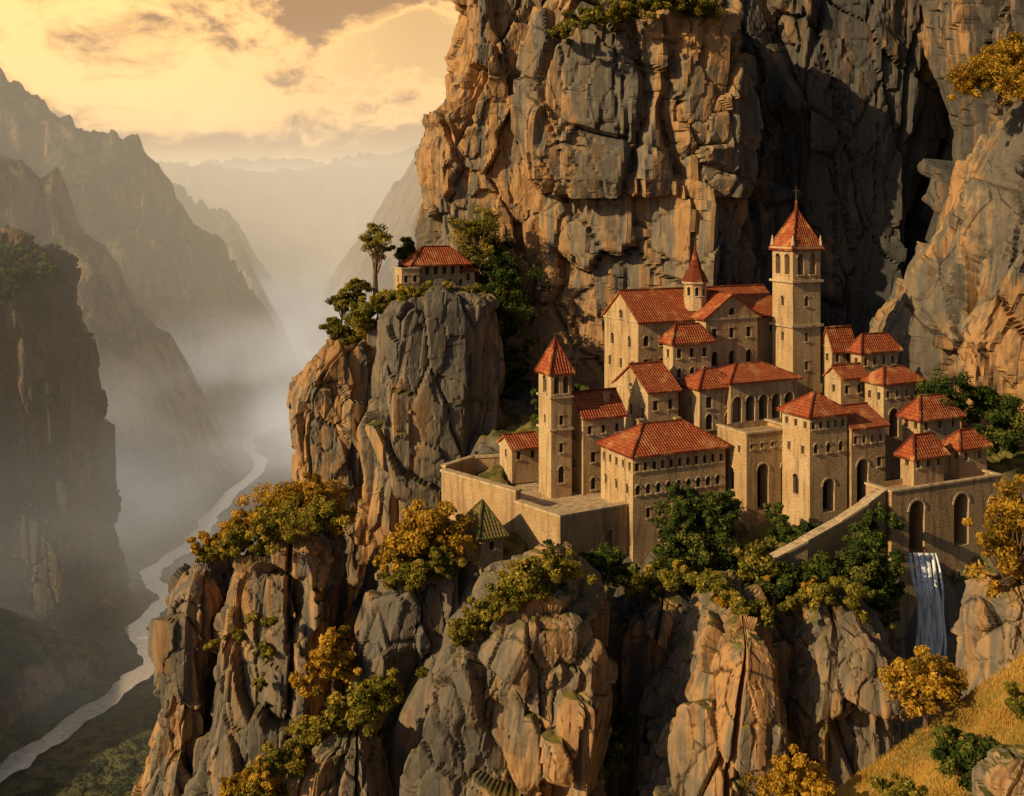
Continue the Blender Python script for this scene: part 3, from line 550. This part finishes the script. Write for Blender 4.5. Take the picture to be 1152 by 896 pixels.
# ------------------------------------------------------------ waterfall
m,nt=newmat('falling_water'); g=N(nt); geo=g.n('ShaderNodeNewGeometry'); n=g.noise(g.vmul(geo.outputs[0],(1,1,.12)),4,4); g.finish(g.mix(g.rng(n,.35,.6),(.42,.5,.53),(.88,.9,.9)),.3,g.bump(n,.7,.1)); MW=m
V=[];Q=[]
for sxx,wd_,off in ((1033,4,.2),(1038,6,0),(1044,8,.3),(1051,7,.1),(1057,5,.4),(1062,3,.2)):
    o=len(V); n=24
    for i in range(n):
        t=i/(n-1); v=622+t*122; dd=104.5-off-2.5*min(1,t*3)**.6-1.*t; uu=sxx-10*(1-min(1,t*2.5))+1.5*math.sin(t*9+sxx); ww=wd_*(.7+.5*t)
        for j in range(5): 
            p=W(uu+(j/4-.5)*ww,v,dd); V.append((p.x,p.y-.12*math.sin(j/4*math.pi),p.z))
    Q+=[[o+i*5+j,o+i*5+j+1,o+(i+1)*5+j+1,o+(i+1)*5+j] for i in range(n-1) for j in range(4)]
np_mesh('waterfall',V,Q,MW,True)
# ------------------------------------------------------------ foreground golden slope
def fz(x,y): return -32.2+(x-17.1)*.71-np.clip(y-58,0,99)*.9-np.clip(12-x,0,99)*.5+.8*fbm(np.stack([x,y,0*x],-1)/9,4,2)
gx,gy=np.meshgrid(np.linspace(0,70,440),np.linspace(30,82,330)); p=np.stack([gx.ravel(),gy.ravel(),0*gx.ravel()],-1)
p[:,2]=fz(p[:,0],p[:,1])+.12*fbm(p/1.2,3,6)
m,nt=newmat('dry_grass_slope'); g=N(nt); geo=g.n('ShaderNodeNewGeometry'); n=g.noise(geo.outputs[0],.35,5,.6); n2=g.noise(geo.outputs[0],5,4,.7)
g.finish(g.mix(g.rng(n2,.3,.7),g.mix(g.rng(n,.38,.58),(.50,.26,.05),(.22,.19,.045)),(.24,.14,.03)),.95,g.bump(n2,.7,.12)); np_mesh('grass_slope',p,grid_faces(330,440),m,True)
ng=90000
gxs=rng.uniform(9,32,ng); gys=rng.uniform(40,61,ng); gz=fz(gxs,gys)
a=rng.random(ng)*6.28; hh=.08+.18*rng.random(ng); bx=np.cos(a)*.03;by=np.sin(a)*.03; lx=rng.normal(size=ng)*.08;ly=rng.normal(size=ng)*.08
V=np.stack([np.stack([gxs-bx,gys-by,gz-.05],-1),np.stack([gxs+bx,gys+by,gz-.05],-1),np.stack([gxs+lx,gys+ly,gz+hh],-1)],1).reshape(-1,3)
gt=np.clip(.5+1.1*fbm(np.stack([gxs,gys,0*gxs],-1)/3,3,71)+.2*rng.normal(size=ng),0,1)
LGR=leaf_mat('dry_grass',(.15,.14,.03),(.48,.28,.055),(.62,.40,.10)); np_mesh('grass',V,np.arange(ng*3).reshape(-1,3),LGR,attr=np.repeat(gt,3))
tree('golden_tree',1152,745,520,140,72,LY,size=.26,cl=120,per=140,chf=.8,cr=(.07,.13))
tree('golden_tree',1042,825,735,95,58,LY,size=.2,cl=74,per=120,chf=.75,cr=(.1,.14))
shrubs('golden_bush',path([(870,890,56,16),(900,868,56,20),(925,885,55,14)],7),LY,size=.2); shrubs('green_bush',path([(1062,862,52,18),(1092,848,52,20)],6),LG,size=.2); shrubs('olive_bush',path([(1145,800,50,14),(1150,785,50,14)],4),LO,size=.2)
shrubs('olive_bush',path([(1000,893,48,12),(1020,890,48,14)],4),LO,size=.18)
# ------------------------------------------------------------ haze
def volmat(name,dens,col,g_,glow):
    m,nt=newmat(name); g=N(nt); v=g.n('ShaderNodeVolumeScatter'); v.inputs['Color'].default_value=(*col,1); v.inputs['Anisotropy'].default_value=g_
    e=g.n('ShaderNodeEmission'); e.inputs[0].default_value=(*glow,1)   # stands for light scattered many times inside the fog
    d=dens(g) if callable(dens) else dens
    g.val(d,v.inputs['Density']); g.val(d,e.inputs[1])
    a=g.n('ShaderNodeAddShader'); g.l(v.outputs[0],a.inputs[0]); g.l(e.outputs[0],a.inputs[1])
    o=g.n('ShaderNodeOutputMaterial'); g.l(a.outputs[0],o.inputs['Volume']); return m
def vol(name,b0,b1,dens,col,g_,glow):
    m=volmat(name,dens,col,g_,glow)
    (x0,y0,z0),(x1,y1,z1)=b0,b1; V=[(x,y,z) for x in(x0,x1) for y in(y0,y1) for z in(z0,z1)]
    np_mesh(name,V,[(0,1,3,2),(4,6,7,5),(0,4,5,1),(2,3,7,6),(0,2,6,4),(1,5,7,3)],m,center=False)
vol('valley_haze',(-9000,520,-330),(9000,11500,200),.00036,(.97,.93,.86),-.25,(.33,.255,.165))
def dens(g):
    geo=g.n('ShaderNodeNewGeometry'); P=geo.outputs['Position']; sx=g.n('ShaderNodeSeparateXYZ'); g.l(P,sx.inputs[0])
    n=g.noise(g.vmul(P,(1,.8,1.6)),.0065,2,.5)
    lo=g.rng(sx.outputs[2],-275,-110,1.,0.)
    far=g.rng(sx.outputs[1],620,1500,.22,1.)
    return g.math('MULTIPLY',g.math('MULTIPLY',g.math('MULTIPLY',g.rng(n,.40,.66),lo),far),.0075)
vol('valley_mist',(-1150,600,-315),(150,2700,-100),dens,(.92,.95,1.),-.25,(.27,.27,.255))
# ------------------------------------------------------------ light, world, camera
S=Vector((-.78,-.48,.44)).normalized(); el=math.asin(S.z); az=math.atan2(S.x,S.y)
sl=bpy.data.lights.new('sun','SUN'); sl.energy=5; sl.angle=math.radians(.5); sl.color=(1,.75,.40); so=bpy.data.objects.new('sun',sl); sc.collection.objects.link(so); so.rotation_euler=S.to_track_quat('Z','Y').to_euler(); so.location=(0,0,200)
w=bpy.data.worlds.new('World'); sc.world=w; w.use_nodes=True; nt=w.node_tree; nt.nodes.clear(); g=N(nt)
sky=g.n('ShaderNodeTexSky',sky_type='NISHITA'); sky.sun_disc=False; sky.sun_elevation=el; sky.sun_rotation=az%(2*math.pi); sky.dust_density=1.5
bg=g.n('ShaderNodeBackground'); g.l(sky.outputs[0],bg.inputs[0]); bg.inputs[1].default_value=.058
tc=g.n('ShaderNodeTexCoord').outputs['Generated']; sx=g.n('ShaderNodeSeparateXYZ'); g.l(tc,sx.inputs[0])
dt=g.n('ShaderNodeVectorMath',operation='DOT_PRODUCT'); g.l(tc,dt.inputs[0]); dt.inputs[1].default_value=tuple(Vector((-.46,1,.17)).normalized())
wrp=g.vadd(tc,g.vmul(g.noise(tc,4,4,out=1),(.22,.22,.10)))
cn=g.noise(g.vmul(wrp,(1,1,1.9)),5.8,8,.62); 
cl=g.rng(cn,.42,.49); core=g.rng(cn,.465,.56)
base=g.mix(g.rng(sx.outputs[2],0.,.35),(1.1,.62,.20),(.85,.52,.22))
base=g.mix(g.rng(dt.outputs['Value'],.94,1.),base,(1.65,1.06,.36))
cc=g.mix(core,(1.55,.86,.28),(.50,.255,.115)); col=g.mix(g.math('MULTIPLY',cl,g.rng(sx.outputs[2],.015,.06)),base,cc)
bg2=g.n('ShaderNodeBackground'); g.l(col,bg2.inputs[0]); bg2.inputs[1].default_value=.85
mx=g.n('ShaderNodeMixShader'); g.l(g.rng(dt.outputs['Value'],.6,.93),mx.inputs[0]); g.l(bg.outputs[0],mx.inputs[1]); g.l(bg2.outputs[0],mx.inputs[2])
o=g.n('ShaderNodeOutputWorld'); g.l(mx.outputs[0],o.inputs[0])
cam=bpy.data.cameras.new('camera'); co=bpy.data.objects.new('camera',cam); sc.collection.objects.link(co); co.location=(0,0,0); co.rotation_euler=(math.pi/2,0,0)
cam.sensor_width=36; cam.lens=36*F/1152; cam.shift_y=-(448-VH)/1152; cam.clip_end=30000; cam.clip_start=1; sc.camera=co
sc.view_settings.view_transform='Standard'; sc.view_settings.look='None'; sc.view_settings.exposure=0
